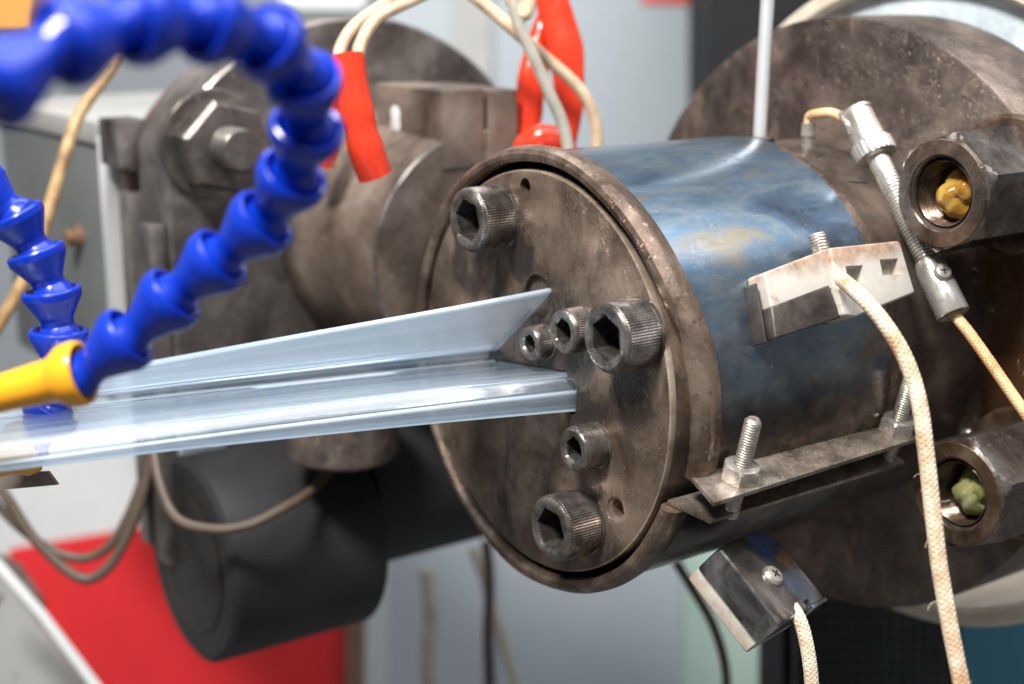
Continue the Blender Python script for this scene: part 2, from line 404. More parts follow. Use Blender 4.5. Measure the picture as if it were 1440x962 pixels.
def spline(pts, n, closed=False):
    P = [Vector(p) for p in pts]; out = []
    m = len(P)-1
    for s in range(n):
        t = s/(n-1)*m; i = min(int(t), m-1); f = t-i
        p0 = P[max(i-1, 0)]; p1 = P[i]; p2 = P[i+1]; p3 = P[min(i+2, m)]
        out.append(.5*((2*p1)+(p2-p0)*f+(2*p0-5*p1+4*p2-p3)*f*f+(3*p1-p0-3*p2+p3)*f**3))
    return out
def frames(path):
    T = [(path[min(i+1, len(path)-1)]-path[max(i-1, 0)]).normalized() for i in range(len(path))]
    u = frame(T[0])[1]; out = []
    for t in T:
        u = (u-t*u.dot(t)).normalized(); out.append((t, u, t.cross(u)))
    return out
def tube(path, r, n=12, cap=True, rfun=None):
    fr = frames(path); rings = []
    for i, (p, (t, u, v)) in enumerate(zip(path, fr)):
        rr = r if not callable(r) else r(i/(len(path)-1))
        ring = []
        for k in range(n):
            th = 2*math.pi*k/n; q = rr*(rfun(i/(len(path)-1), th) if rfun else 1)
            ring.append(p+(u*math.cos(th)+v*math.sin(th))*q)
        rings.append(ring)
    return loft(rings, cap, cap)
def resample(path, step):
    L = [0]
    for i in range(1, len(path)): L.append(L[-1]+(path[i]-path[i-1]).length)
    n = int(L[-1]/step)+1; out = []; j = 0
    for k in range(n):
        s = L[-1]*k/(n-1) if n > 1 else 0
        while j < len(L)-2 and L[j+1] < s: j += 1
        f = (s-L[j])/max(1e-9, L[j+1]-L[j]); out.append(path[j].lerp(path[j+1], f))
    return out
def join(*parts):
    V = []; Fc = []
    for v, f in parts:
        o = len(V); V += list(v); Fc += [tuple(i+o for i in q) for q in f]
    return V, Fc
def braid(path, r, strands=8, pitch=3.6, step=.42):
    """braided sleeve: crossing helical strands that weave over and under, and a core"""
    path = resample(path, step*1.3); fr = frames(path)
    L = [0]
    for i in range(1, len(path)): L.append(L[-1]+(path[i]-path[i-1]).length)
    V = []; Fc = []
    wt = 2*math.pi*r/strands*.33; th_ = r*.24
    for sgn in (1, -1):
        for k in range(strands):
            rings = []
            for i, (p, (t, u, v)) in enumerate(zip(path, fr)):
                ph = sgn*2*math.pi*L[i]/(pitch*strands/2)+2*math.pi*k/strands
                over = math.cos(ph*strands/2*2/2 + (0 if sgn > 0 else math.pi) + sgn*0 + 2*math.pi*L[i]/(pitch/2)*0)
                wv = math.sin(2*math.pi*L[i]/(pitch)+math.pi*k+(0 if sgn > 0 else math.pi))
                rr = r*(1+.09*wv)
                rad = u*math.cos(ph)+v*math.sin(ph)
                tan = (-u*math.sin(ph)+v*math.cos(ph))*sgn
                w_ = (tan*.55-t*.83).normalized()
                c = p+rad*rr
                rings.append([c+w_*wt, c+rad*th_*.9+w_*wt*.45, c+rad*th_*.9-w_*wt*.45, c-w_*wt, c-rad*th_])
            a, b = loft(rings, True, True); o = len(V); V += a; Fc += [tuple(q+o for q in f) for f in b]
    a, b = tube(path[::3]+[path[-1]], r*.93, 10); o = len(V); V += a; Fc += [tuple(q+o for q in f) for f in b]
    return V, Fc
def prism(poly, vec):
    """poly: list of points; extruded by vec"""
    P = [Vector(p) for p in poly]; n = len(P); vec = Vector(vec)
    V = P+[p+vec for p in P]
    Fc = [tuple(reversed(range(n))), tuple(range(n, 2*n))]+[(i, (i+1) % n, n+(i+1) % n, n+i) for i in range(n)]
    return V, Fc
def rbox(c, ax, half, r=1.0, seg=2):
    """box with rounded edges; ax = three orthonormal axes"""
    import bmesh
    bm = bmesh.new(); bmesh.ops.create_cube(bm, size=2)
    for v in bm.verts: v.co = Vector((v.co.x*half[0], v.co.y*half[1], v.co.z*half[2]))
    if r > 0: bmesh.ops.bevel(bm, geom=bm.edges[:], offset=r, segments=seg, affect='EDGES', profile=.6)
    bm.verts.index_update()
    X, Y, Z = (Vector(a) for a in ax); c = Vector(c)
    V = [c+X*v.co.x+Y*v.co.y+Z*v.co.z for v in bm.verts]; Fc = [tuple(v.index for v in f.verts) for f in bm.faces]
    bm.free(); return V, Fc
def cut(o, cutters):
    """boolean difference applied at once"""
    for V, Fc in cutters:
        me = bpy.data.meshes.new('c'); c = parent_loc(o) if not o.parent else parent_loc(o)
        V = [Vector(v) for v in V]; Fc = outward(V, Fc)
        me.from_pydata([(v*.001)[:] for v in V], [], Fc); me.update()
        t = bpy.data.objects.new('c', me); COL.objects.link(t)
        md = o.modifiers.new('b', 'BOOLEAN'); md.operation = 'DIFFERENCE'; md.object = t; md.solver = 'EXACT'
        bpy.context.view_layer.update()
        ev = o.evaluated_get(bpy.context.evaluated_depsgraph_get())
        nm = bpy.data.meshes.new_from_object(ev); o.modifiers.clear()
        old = o.data; nm.name = old.name; o.data = nm; bpy.data.objects.remove(t); bpy.data.meshes.remove(me)
        nm.polygons.foreach_set('use_smooth', [True]*len(nm.polygons)); nm.set_sharp_from_angle(angle=R(30))
XA = Vector((1, 0, 0)); YA = Vector((0, 1, 0)); ZA = Vector((0, 0, 1))
def rad(th): return Vector((0, -math.sin(th), math.cos(th)))      # angle round the die axis, 0 = up, 90 deg = towards viewer's right
def tang(th): return Vector((0, math.cos(th), math.sin(th)))

# ================================================================ background
def panel(name, pts, depth, thick, mat, label, cat, kind=None, parent=None):
    P = [dep(x, y, depth) for x, y in pts]
    n = (M3 @ Vector((0, 0, 1)))*thick
    o = obj(name, *prism(P, n), mat, parent, smooth=False)
    if parent is None: tag(o, label, cat, None, kind)
    return o
wl = panel('wall', [(-900, -700), (2300, -700), (2300, 1700), (-900, 1700)], 2300, 30, 'wall', 'pale grey wall far behind the machines', None, 'structure')
fo = obj('floor', [(-4000, -4000, -950), (4000, -4000, -950), (4000, 4000, -950), (-4000, 4000, -950)], [(0, 1, 2, 3)], plain('workshop_floor', (.16, .16, .155), .6, 0, .25, 3), None, False); tag(fo, 'dark grey workshop floor', None, None, 'structure')  # out of view, added to block world light from below
cab = thing('steel_cabinet', 'tall pale blue-grey steel cabinet standing behind the die', 'cabinet', dep(790, 1300, 1400))
panel('door', [(700, -300), (988, -300), (988, 1300), (700, 1300)], 1390, 9, 'cabinet', '', '', parent=cab)
panel('carcass', [(545, -300), (992, -300), (992, 1300), (545, 1300)], 1400, 260, 'cabinet', '', '', parent=cab)
panel('side_trim', [(640, -300), (690, -300), (690, 640), (640, 640)], 1394, 5, 'lightgrey', '', '', parent=cab)
panel('sticker', [(903, -30), (968, -30), (968, 4), (903, 4)], 1387, 2, 'sleeve_red', '', '', parent=cab)
panel('dark_machine', [(996, -300), (1300, -300), (1300, 420), (996, 420)], 1250, 200, 'black', 'dark machine body between pale cabinet and insulated barrel', 'machine')  # added black panel stands in for the dark gap beside the cabinet
panel('green_panel', [(962, 700), (1125, 700), (1125, 1200), (962, 1200)], 1120, 12, 'green', 'pale green sheet panel hanging low behind the heater band', 'panel')
panel('pale_cabinet', [(-200, 560), (250, 560), (250, 1100), (-200, 1100)], 1500, 200, 'white', 'white cabinet behind the red board', 'cabinet')
rb = thing('red_board', 'glossy red board standing behind the black motor', 'board', dep(300, 1150, 1100))
panel('sheet', [(12, 774), (225, 738), (486, 700), (486, 1150), (12, 1150)], 1100, 14, 'red', '', '', parent=rb)
panel('edge_post', [(486, 690), (510, 690), (510, 1150), (486, 1150)], 1090, 22, 'brownpost', '', '', parent=rb)
gd = thing('sheet_guard', 'grey sheet guard with white folded edge at the red board', 'guard', dep(60, 1000, 850))
panel('sheet', [(-120, 760), (-6, 800), (128, 975), (128, 1060), (-120, 1060)], 850, 4, 'lightgrey', '', '', parent=gd)
obj('folded_edge', *tube([dep(-30, 768, 780), dep(0, 798, 780), dep(60, 866, 780), dep(140, 972, 780), dep(190, 1050, 780)], 3.0, 10), 'white', gd)
for i, (q, d, rr) in enumerate((((14, 880), 920, 22), ((52, 960), 920, 15))):
    o = obj('floor_cable_drum' if i == 0 else 'pipe_stub', *lathe(dep(q[0], q[1], d-60), (0, 1, .2), [(0, rr*.5), (0, rr), (6, rr*1.08), (40, rr*1.08), (46, rr), (46, rr*.5)], 32, cap0=True, cap1=True), 'cast')
    tag(o, ['dull brown round drum beside the folded white edge', 'small brown pipe stub below the round drum'][i], ['drum', 'pipe'][i])
panel('orange_box', [(-80, -60), (46, -60), (46, 40), (-80, 40)], 900, 60, 'orange', 'orange-brown box glimpsed above the blue hose', 'box')
panel('lit_panel', [(395, -60), (512, -60), (512, 12), (395, 12)], 1300, 20, 'white', 'white panel above the dark round flange', 'panel')
pm = thing('perforated_machine', 'black machine with perforated guard below the big steel disc', 'machine', dep(1250, 1150, 800))
panel('guard', [(1118, 840), (1345, 840), (1345, 1150), (1118, 1150)], 800, 6, 'grid', '', '', parent=pm)
panel('housing', [(1100, 700), (1500, 700), (1500, 1150), (1100, 1150)], 830, 80, 'black', '', '', parent=pm)
panel('side_panel', [(1352, 840), (1520, 840), (1520, 1150), (1352, 1150)], 806, 10, 'teal', '', '', parent=pm)
gx = (M3 @ Vector((1, 0, 0))); gy = (M3 @ Vector((0, 1, 0))); gz = (M3 @ Vector((0, 0, 1)))
kn = None
hv, hf = [], []
for i in range(14):
    for j in range(8):
        a, b = lathe(dep(1128+i*16, 852+j*16, 799), gz, [(-.6, 2.3), (.6, 1.9)], 8, cap0=True, cap1=True); hv.append((a, b))
g = obj('perforations', *join(*hv), plain('deep_black', (.002, .002, .002), .8), pm); g['kind'] = 'stuff'

# insulated barrel and pipes behind the big disc
ib = thing('insulated_barrel', 'pale blue insulated barrel jacket with cream rim behind the big disc', 'barrel', (260, 0, -140))
obj('end_face', *lathe((206, 0, 0), XA, [(8, 100), (8, 139), (14, 139), (14, 100)], 96, close=True, a0=R(-20), a1=R(200)), 'dial', ib)
obj('rim', *lathe((206, 0, 0), XA, [(2, 139), (0, 141), (0, 146), (3, 148), (70, 148), (70, 139)], 96, close=True), 'cream', ib)
for i, (q0, q1) in enumerate((((1160, 45), (1205, -60)), ((1195, 35), (1262, -60)))):
    o = obj('conduit_pipe', *tube([dep(*q0, 980), dep(*q1, 1000)], 6.5, 16), 'rod')
    tag(o, ['thin white conduit pipe behind the disc, beside the dark machine', 'thin white conduit pipe behind the disc, beside the cream barrel rim'][i], 'pipe', 'conduit pipes behind the disc')

# ================================================================ extruder adapter on the left
ad = thing('extruder_adapter', 'brown steel extruder adapter barrel with slotted top lug beside the die', 'adapter', (57, 160, -60))
AC = Vector((57.2, 0, 20.8))
obj('barrel', *lathe(AC+YA*120, YA, [(0, 20), (0, 54), (1.2, 55.4), (30, 57), (79, 60)], 96, cap0=True, cap1=True), 'cast', ad)
def slab(x0, x1, y0, y1, z0, z1, r=1.2): return rbox(((x0+x1)/2, (y0+y1)/2, (z0+z1)/2), (XA, YA, ZA), ((x1-x0)/2, (y1-y0)/2, (z1-z0)/2), r)
obj('lug', *slab(36.8, 59, 119, 176, 60, 94.5), 'cast', ad)
obj('lug', *slab(61.5, 77, 118.6, 176, 60, 93.5), 'cast', ad)
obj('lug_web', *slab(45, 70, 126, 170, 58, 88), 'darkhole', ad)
obj('face_edge', *lathe(AC+YA*120, YA, [(-.1, 54.2), (-.12, 54.5), (.8, 55.5), (1.1, 55.6)], 96), 'flange', ad)
dp = onx(556, 168, 36.7)
obj('paint_drip', *lathe(dp, -XA, [(0, 3.4), (.3, 2.6), (.5, .1)], 24, rf=lambda tg, t_, ax, r: r*(1+.9*abs(math.sin(t_)))), 'white', ad)
obj('neck', *lathe(AC+YA*78, YA, [(0, 20), (0, 24), (30, 24), (34, 30), (43, 30)], 64), 'cover', ad)
p = dep(482, 575, 668)
obj('clamp_boss', *lathe(p+ZA*14, -ZA, [(0, 22), (26, 25), (34, 25), (36, 23)], 48, cap0=True, cap1=True), 'disc', ad)
fl = thing('extruder_flange', 'big round dark steel extruder flange with flat side and one large stud nut', 'flange', (39, 230, -110))
def flange_poly(y, cx_, cz_, r, xcut):
    pts = []
    for k in range(120):
        t = 2*math.pi*k/120; x = cx_+r*math.cos(t); z = cz_+r*math.sin(t); pts.append(Vector((max(x, xcut), y, z)))
    return pts
def flange_loft(y0, y1, cx_, cz_, r, xcut, ch=1.5):
    V, Fc = loft([flange_poly(y0, cx_, cz_, r-ch, xcut+ch), flange_poly(y0+ch, cx_, cz_, r, xcut), flange_poly(y1, cx_, cz_, r, xcut)], True, True)
    return V, Fc
obj('disc', *flange_loft(199, 231, 39, 11, 113, -58), 'flange', fl)
obj('backing_ring', *flange_loft(233, 262, 39, 11, 104, -47), 'cast', fl)
obj('gasket', *slab(-63, 40, 262.5, 271.0, -66, 68, .6), 'white', fl)
obj('clamp_plate', *slab(-66, -58.4, 203, 217, -130, 34, .8), 'flange', fl)
obj('clamp_plate', *slab(-63, -48, 234, 246, -130, 44, .8), 'flange', fl)
obj('clamp_plate', *slab(-58, -46, 248, 260, -130, 52, .8), 'cast', fl)
obj('clamp_plate', *slab(-66, -50, 235, 259, 56, 78, 1.2), 'flange', fl)
NC = Vector((-36, 199, 69))
sn = None
obj('washer', *lathe(NC, -YA, [(0, 25), (2.5, 25), (3.5, 24.2), (3.5, 10)], 64), 'flange', fl)
obj('stud_nut', *lathe(NC-YA*3.5, -YA, [(0, 18, 'h'), (2, 18.8, 'h'), (14, 18.8, 'h'), (16, 17.2, 'h'), (16, 9)], 72, rf=lambda tg, t, ax, r: hexr(t, r, R(15)) if tg else r), 'flange', fl, ang=22)
def threaded(o, d, length, r, pitch, depth, tip=1.0, n=24, per=6):
    k = max(2, int(length/pitch*per)); prof = []
    for i in range(k+1):
        ax = length*i/k; prof.append((ax, r))
    def rf(tg, t, ax, rr):
        ph = (ax/pitch-t/(2*math.pi)) % 1.0
        q = rr-depth*abs(ph*2-1)**1.0
        if ax > length-tip: q = min(q, rr-(ax-length+tip)*.9)
        return q
    return lathe(o, d, prof, n, rf, cap1=True, cap0=True)
obj('stud', *threaded(NC-YA*12, -YA, 20, 9.8, 2.0, .8, 1.5), 'flange', fl)
hs = thing('gearbox_housing', 'dark grey gearbox housing with light top behind the extruder flange', 'housing', (-20, 360, -60))
obj('casing', *slab(-58, 60, 272, 440, -70, 62, 3), 'grey', hs)
obj('top_cover', *slab(-60, 62, 270, 444, 62.3, 74, 2), 'lightgrey', hs)
obj('fitting', *lathe((-58, 318, 12), -XA, [(0, 6), (3, 6), (3, 4), (8, 4), (8, 2)], 20, cap1=True), 'brownpost', hs)
p = dep(62, 165, 690)
# black motor
mo = thing('black_motor', 'large black cylinder motor hanging below the adapter', 'motor', (0, 186, -175))
MC = Vector((-62, 187, -122))
obj('casing', *lathe(MC, XA, [(0, 30), (0, 42), (0, 46), (2, 49), (78, 49), (80, 46), (80, 20)], 72, cap0=True, cap1=True), 'motor', mo)
obj('fan_recess', *lathe(MC, XA, [(-.8, 26), (-.8, 33), (-.4, 35)], 48, cap0=True), 'darkhole', mo)
obj('shaft_housing', *lathe(MC+XA*80+ZA*18, XA, [(0, 40), (160, 40), (160, 20)], 48, cap1=True), 'motor', mo)

# ================================================================ big disc with hex sleeves
dc = thing('mounting_disc', 'large thick dark steel mounting disc behind the blue heater band', 'disc', (178, 0, -127))
obj('disc', *lathe((156, 0, 0), XA, [(0, 40), (0, 125.2), (.5, 126.3), (1.6, 126.8), (44, 126.8), (45, 126), (45, 40)], 160, close=True), 'disc', dc)
def hex_sleeve(y, z, ph, label, resin_mat, x0=112.0):
    t = thing('hex_sleeve', label, 'hex nut', (156, y, z))
    o = Vector((x0, y, z)); apo = 19.5
    rf = lambda tg, th, ax, r: (min(hexr(th, r, ph), 23.2) if tg == 'h' else (min(hexr(th, apo, ph), r) if tg == 'c' else r))
    obj('body', *lathe(o, XA, [(16, 10.8), (14, 12.4), (1.5, 12.6), (.3, 13.2), (0, 14), (0, 19.2), (1.0, 20.4, 'c'), (2.4, 21.6, 'c'), (3.4, apo, 'h'), (36, apo, 'h'), (37, apo-.8, 'h'), (37, 12)], 96, rf), 'oilyside', t, ang=22)
    # front face ring is oily brown, a part of its own just proud of the end
    obj('end_ring', *lathe(o-XA*.25, XA, [(.5, 13.4), (0, 13.9), (0, 19.0), (.5, 19.35)], 72), 'oily', t)
    obj('bore_thread', *threaded_in(o+XA*1, XA, 18, 12.2, 1.8, .9), 'oily', t)
    obj('bore_end', *lathe(o+XA*18.5, XA, [(0, 0.1), (0, 12.6)], 48), 'darkhole', t)
    obj('washer', *lathe((149, y, z), XA, [(0, 14), (0, 24.5), (1, 26), (3.5, 26), (5, 24), (6.9, 24)], 64), 'oily', t)
    # lumps of hardened resin
    import bmesh
    for k, (ay, az, rr) in enumerate(((0.5, -2.6, 6.2), (-3.6, 0.6, 5.4), (1.6, 2.6, 4.4))):
        c = o+XA*(12+k*.5)+Vector((0, ay, az))
        bm = bmesh.new(); bmesh.ops.create_icosphere(bm, subdivisions=4, radius=1)
        V = []
        for v in bm.verts:
            q = v.co.copy(); f = 1+.07*math.sin(q.x*3+k+y)*math.sin(q.y*3.3+2*k)+.07*math.sin(q.z*4+q.y*2+k)+.035*math.sin(q.y*8+q.z*7+k)
            V.append(c+Vector((q.x*1.2, q.y, q.z))*rr*1.22*f)
        Fc = [tuple(v.index for v in f.verts) for f in bm.faces]; bm.free()
        obj('resin_lump', V, Fc, resin_mat, t)
    return t
def threaded_in(o, d, length, r, pitch, depth, n=48, per=5):
    k = int(length/pitch*per)
    return lathe(o, d, [(length*i/k, r) for i in range(k+1)], n, lambda tg, t, ax, rr: rr-depth*abs(((ax/pitch-t/(2*math.pi)) % 1)*2-1))
hex_sleeve(-90, 68, R(22.5), 'oily hex sleeve nut with amber resin in its bore above the thermocouple', 'amber')
hex_sleeve(-106, -40, R(22.5), 'oily hex sleeve nut with olive green resin in its bore behind braided cable', 'olive')
for i, q in enumerate(((1362, 611), (1384, 617))):
    c = onx(*q, 155.6)
    obj('rivet', *lathe(c, -XA, [(0, 2.6), (1.5, 2.6), (2.2, 1.8)], 20, cap1=True), ['zinc', 'zinc'][i], dc)

# ================================================================ die
die = thing('extrusion_die', 'round brown steel extrusion die with six socket bolts in its face', 'die', (60, 0, -80))
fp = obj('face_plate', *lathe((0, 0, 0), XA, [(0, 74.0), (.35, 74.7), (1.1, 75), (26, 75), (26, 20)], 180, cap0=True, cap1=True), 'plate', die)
obj('plate_edge', *lathe((0, 0, 0), XA, [(.15, 74.45), (.42, 74.95), (.9, 75.1), (2.6, 75.1), (2.6, 74.5)], 180), 'worn', die)
BOL = []
for (px, py, r, h, s_, ph) in ((655, 310, 12, 16, 7.0, R(360/156*5)), (850, 477, 12, 16, 7.0, R(360/156*11)), (772, 745, 12.2, 16, 7.0, R(360/156*2)),
                               (790, 467, 8, 10.5, 4.1, R(18)), (743, 484, 6.5, 8, 3.1, R(33.75)), (805, 633, 8.2, 11, 4.1, R(21))):
    q = onx(px, py, -h); BOL.append((q.y, q.z, r, h, s_, ph))
cyl = lambda y, z, r, d0, n=40, x=-1: lathe((x, y, z), XA, [(0, r), (d0-x, r)], n, cap0=True, cap1=True)
cut(fp, [cyl(7.0, 68.6, 3.1, 9), cyl(-47.7, -39.4, 3.3, 9), cyl(-1, 29, 8.2, 2.0),
         lathe((-.35, -47.7, -39.4), XA, [(-1, 4.6), (.7, 4.6), (1.6, 3.2)], 32, cap0=True, cap1=True)])
obj('pin', *lathe((5, -47.7, -39.4), XA, [(0, .1), (0, 3.0)], 24), 'amber', die)
obj('body', *lathe((26, 0, 0), XA, [(0, 40), (0, 76.5), (76, 76.5), (104, 77.5), (130, 77.5), (130, 40)], 160, close=True), 'body', die)
bd = die.children[-1]
cut(bd, [lathe(rad(R(86.6))*82+XA*126, -rad(R(86.6)), [(0, 10), (4, 10), (12, 10)], 40, cap0=True, cap1=True),
         lathe(rad(R(24))*82+XA*127, -rad(R(24)), [(0, 12), (5.6, 12)], 40, cap0=True, cap1=True)])
obj('port_ring', *lathe(rad(R(86.6))*71+XA*126, rad(R(86.6)), [(0, 5), (3, 5), (3.4, 8.4), (0, 9.2)], 40), 'zinc', die)
obj('spot_face', *lathe(rad(R(24))*76.6+XA*127, rad(R(24)), [(0, 11.9), (.2, .1)], 40), 'oilyside', die)
BL = ['large knurled socket bolt by the top hole', 'large knurled socket bolt at the right rim', 'large knurled socket bolt at the bottom rim', 'medium socket bolt between the small and the large one', 'smallest socket bolt beside the clear strip', 'plain medium socket bolt below the clear strip']
for i, (y, z, r, h, s, ph) in enumerate(BOL):
    big = r > 10; n = 156 if big else (120 if r > 7 else 96)
    kd = .32 if i != 5 else .0
    def rf(tg, t, ax, rr, kd=kd, s=s, ph=ph, n=n):
        if tg == 'k': k = round(t/(2*math.pi)*n); return rr-(kd if k % 2 else 0)
        if tg == 'x': return hexr(t, rr, ph)
        return rr
    k0 = 1.6; k1 = h-1.9
    prof = [(0, r*1.02), (.7, r*1.02), (.9, r*.96), (k0, r*.96), (k0+.2, r, 'k'), (k1, r, 'k'), (k1+.15, r*.975), (h-.9, r*.965), (h-.35, r*.925), (h, r*.86), (h, (r*.86+s*1.2)/2), (h-.1, s*1.24), (h-.7, s, 'x'), (h*.26, s, 'x'), (h*.2, s*.6), (h*.15, .2)]
    b = obj('socket_bolt', *lathe((0, y, z), -XA, prof, n, rf), 'bolt', die, ang=28)
    b['label'] = BL[i]
    obj('socket', *lathe((0, y, z), -XA, [(h-1.3, s*.985, 'x'), (h*.3, s*.985, 'x'), (h*.24, s*.6), (h*.22, .2)], 72, rf), 'sock', b)

# ---------------------------------------------------------------- heater band
hb = thing('heater_band', 'heat-blued steel band heater clamped round the die with brown rolled rim', 'heater band', (55, 0, -82))
T0 = R(112.4); T1 = R(360+104.3)
def sm(x): x = max(0, min(1, x)); return x*x*(3-2*x)
def lath_band(prof, t0, t1, n, shift):
    rings = []
    for ax, r in prof:
        rings.append([rad(t0+(t1-t0)*k/(n-1))*r+XA*(ax+shift(t0+(t1-t0)*k/(n-1))) for k in range(n)])
    V, Fc = loft(rings, close=True, loop=False); m = len(prof)
    Fc.append(tuple(i*n for i in reversed(range(m)))); Fc.append(tuple(i*n+n-1 for i in range(m)))
    return V, [tuple(reversed(f)) for f in Fc]
def shift(t):
    d = math.degrees(t)-360
    s = 7*sm((d-30)/72) if d > 0 else 0
    return s+.35*math.sin(5*t+1)+.25*math.sin(11*t)
sh0 = lambda t: 0
obj('shell', *lath_band([(7, 80.6), (7, 81.3), (60, 81.0), (102, 81.0), (102, 80.2), (60, 80.1)], T0, T1, 220, lambda t: sh0(t)), 'blued', hb)
rimprof = [(10.4, 81.5), (10.0, 82.3), (7, 83.2), (4.2, 83.8), (1.5, 83.6), (-.6, 82.6), (-1.6, 81.0), (-1.4, 79.4), (-.2, 78.2), (1.6, 77.8), (4, 78.0), (4.6, 79.6), (6, 80.6), (8, 81.3)]
obj('rim', *lath_band(rimprof, T0+R(.3), T1+R(.5), 240, shift), 'rim', hb)
obj('back_strip', *lath_band([(100, 78.6), (100, 80.0), (107, 80.0), (107.6, 79.2), (107.6, 78.6)], T0+R(2), T1-R(2), 160, sh0), 'rim', hb)
def ear(th, x0, x1, ra, rb0, rb1, thick, skew):
    n = rad(th); t = tang(th)
    P = [n*ra+XA*x0, n*rb0+XA*(x0+skew), n*rb1+XA*(x1+2), n*ra+XA*x1]
    poly = [p+t*thick/2 for p in P]
    V, Fc = prism(poly, -t*thick); return V, Fc
obj('clamp_ear', *ear(R(104.4), 6.5, 107, 80.5, 97.5, 92.5, 1.5, -4), 'ear', hb)
obj('clamp_ear', *ear(R(111.9), 1.5, 107, 78.6, 92.5, 90.5, 1.5, 8), 'ear', hb)
def hexnut(o, d, apo, h, ph, r):
    return lathe(o, d, [(0, r), (0, apo*.98, 'h'), (.5, apo, 'h'), (h-1.1, apo, 'h'), (h-.2, apo*.93, 'h2'), (h, apo*.88), (h, r)], 48, rf=lambda tg, t, ax, rr: hexr(t, rr, ph) if tg == 'h' else (min(hexr(t, apo, ph), rr*1.07) if tg == 'h2' else rr))
for k, (x, rr, L) in enumerate(((21.5, 89.0, 24), (104.5, 85.5, 23))):
    th = R(104.4); o = rad(th)*rr+XA*x; d = tang(th)
    cb = obj('clamp_bolt', *threaded(o-d*14, d, L+14, 3.0, 1.0, .42, 1.2, 24, 6), 'zinc', hb)
    obj('nut', *hexnut(o+d*.8, d, 6.0, 5.6, R(15+15*k), 3.0), 'zinc', cb)

# upper terminal block
tb = thing('terminal_block', 'sooty white ceramic terminal block with dark clip on the blue band', 'terminal block', rad(R(67))*81+XA*66)
th = R(66.5); n = rad(th); t = tang(th); ax3 = (XA, n, t)
def tbx(x0, x1, r0, r1, t0, t1, b=1.2): return rbox(XA*(x0+x1)/2+n*(r0+r1)/2+t*(t0+t1)/2, ax3, ((x1-x0)/2, (r1-r0)/2, (t1-t0)/2), b, 3)
def tpoly(pts, r0, r1, b=1.0):
    import bmesh
    bm = bmesh.new(); lo = [bm.verts.new((x, q, r0)) for x, q in pts]; hi = [bm.verts.new((x, q, r1)) for x, q in pts]; m = len(pts)
    bm.faces.new(lo[::-1]); bm.faces.new(hi)
    for k in range(m): bm.faces.new((lo[k], lo[(k+1) % m], hi[(k+1) % m], hi[k]))
    bmesh.ops.bevel(bm, geom=bm.edges[:], offset=b, segments=3, affect='EDGES', profile=.6); bm.verts.index_update()
    V = [XA*v.co.x+t*v.co.y+n*v.co.z for v in bm.verts]; Fc = [tuple(v.index for v in f.verts) for f in bm.faces]; bm.free(); return V, Fc
obj('ceramic_base', *tpoly([(37.5, -1.5), (38.2, 11.2), (71, 16.2), (72, 2)], 80.2, 89.4, 1.2), 'ceramic', tb)
cb_ = obj('ceramic_head', *tpoly([(67, -8.3), (69, 16), (105.4, 14.8), (106.2, -5.0), (73, -9.6)], 79.8, 92.2, 1.5), 'ceramic', tb)
cut(cb_, [tpoly([(73.5, 2.0), (74.2, 8.6), (82.8, 8.0), (82.0, 1.6)], 86.5, 96, .4), tpoly([(91.5, 3.2), (92.0, 9.0), (101.5, 8.4), (101.0, 2.6)], 87.5, 96, .4)])
obj('steel_clip', *tpoly([(35.0, -11.5), (37.0, -.6), (66.4, 3.4), (68.2, -8.6)], 80.0, 90.2, .9), 'cover', tb)
obj('clip_lip', *tpoly([(33.2, -11.8), (35.4, 8.5), (36.2, 8.3), (34.0, -11.9)], 80.2, 87.0, .2), 'cover', tb)
obj('stud', *threaded(n*86+t*12+XA*71, t, 10.5, 3.2, 1.1, .45, .8, 20), 'zinc', tb)
# lower terminal block
lt = thing('terminal_cover', 'polished steel terminal cover with screw hanging under the heater band', 'terminal block', V0+e2m*28)
def lbx(a0, a1, b0, b1, c0, c1, r): return rbox(V0+e1*(a0+a1)/2+e2m*(b0+b1)/2+e3*(c0+c1)/2, (e1, e2m, e3), (abs(a1-a0)/2, abs(b1-b0)/2, abs(c1-c0)/2), r, 3)
lc = obj('cover', *lbx(0, 33, 0, 33, 0, 13, 1.6), 'tinted', lt)
cut(lc, [lbx(20, 23.5, -3, 3, -3, 7, .1)])
obj('ceramic_base', *lbx(1.2, 31, .6, 33, 12.0, 19.5, 1.2), 'ceramic2', lt)
obj('side_tab', *lbx(23.8, 34, -1.0, .4, .5, 11, .3), 'tinted', lt)
sc = V0+e1*14.5+e2m*15.5
obj('cover_screw', *lathe(sc+e3*.4, -e3, [(0, 4.0), (1.2, 4.0), (2.2, 3.2), (2.5, 1.6), (2.5, .1)], 32), 'zinc', lt)
for a_ in (R(25), R(115)):
    q = e1*math.cos(a_)+e2m*math.sin(a_); q2 = e3.cross(q).normalized()
    obj('screw_slot', *rbox(sc-e3*2.05, (q, q2, e3), (1.7, .32, .25), 0), 'darkhole', lt)

# ================================================================ cables near the die
def pathd(pts, n=120): return spline([dep(*p) for p in pts], n)
def fuzz(path, r, n):
    out = []
    for k in range(n):
        p_ = path[random.randrange(len(path)//3, len(path)-2)]; d_ = Vector((random.uniform(-1, 1), random.uniform(-1, 1), random.uniform(-1, 1))).normalized(); e_ = Vector((random.uniform(-1, 1), random.uniform(-1, 1), random.uniform(-1, 1))).normalized()
        out.append(tube(spline([p_+d_*r*.9, p_+d_*(r+1.2), p_+d_*(r+1.8)+e_*1.6, p_+d_*(r+1.4)+e_*random.uniform(2, 4.5)], 9), .07, 4))
    return out
MCP = pathd([(1183, 393, 512), (1197, 405, 502), (1220, 427, 490), (1248, 462, 484), (1274, 508, 480), (1292, 566, 477), (1302, 640, 474), (1311, 720, 472), (1321, 800, 470), (1337, 890, 468), (1354, 975, 466), (1366, 1040, 465)], 300)
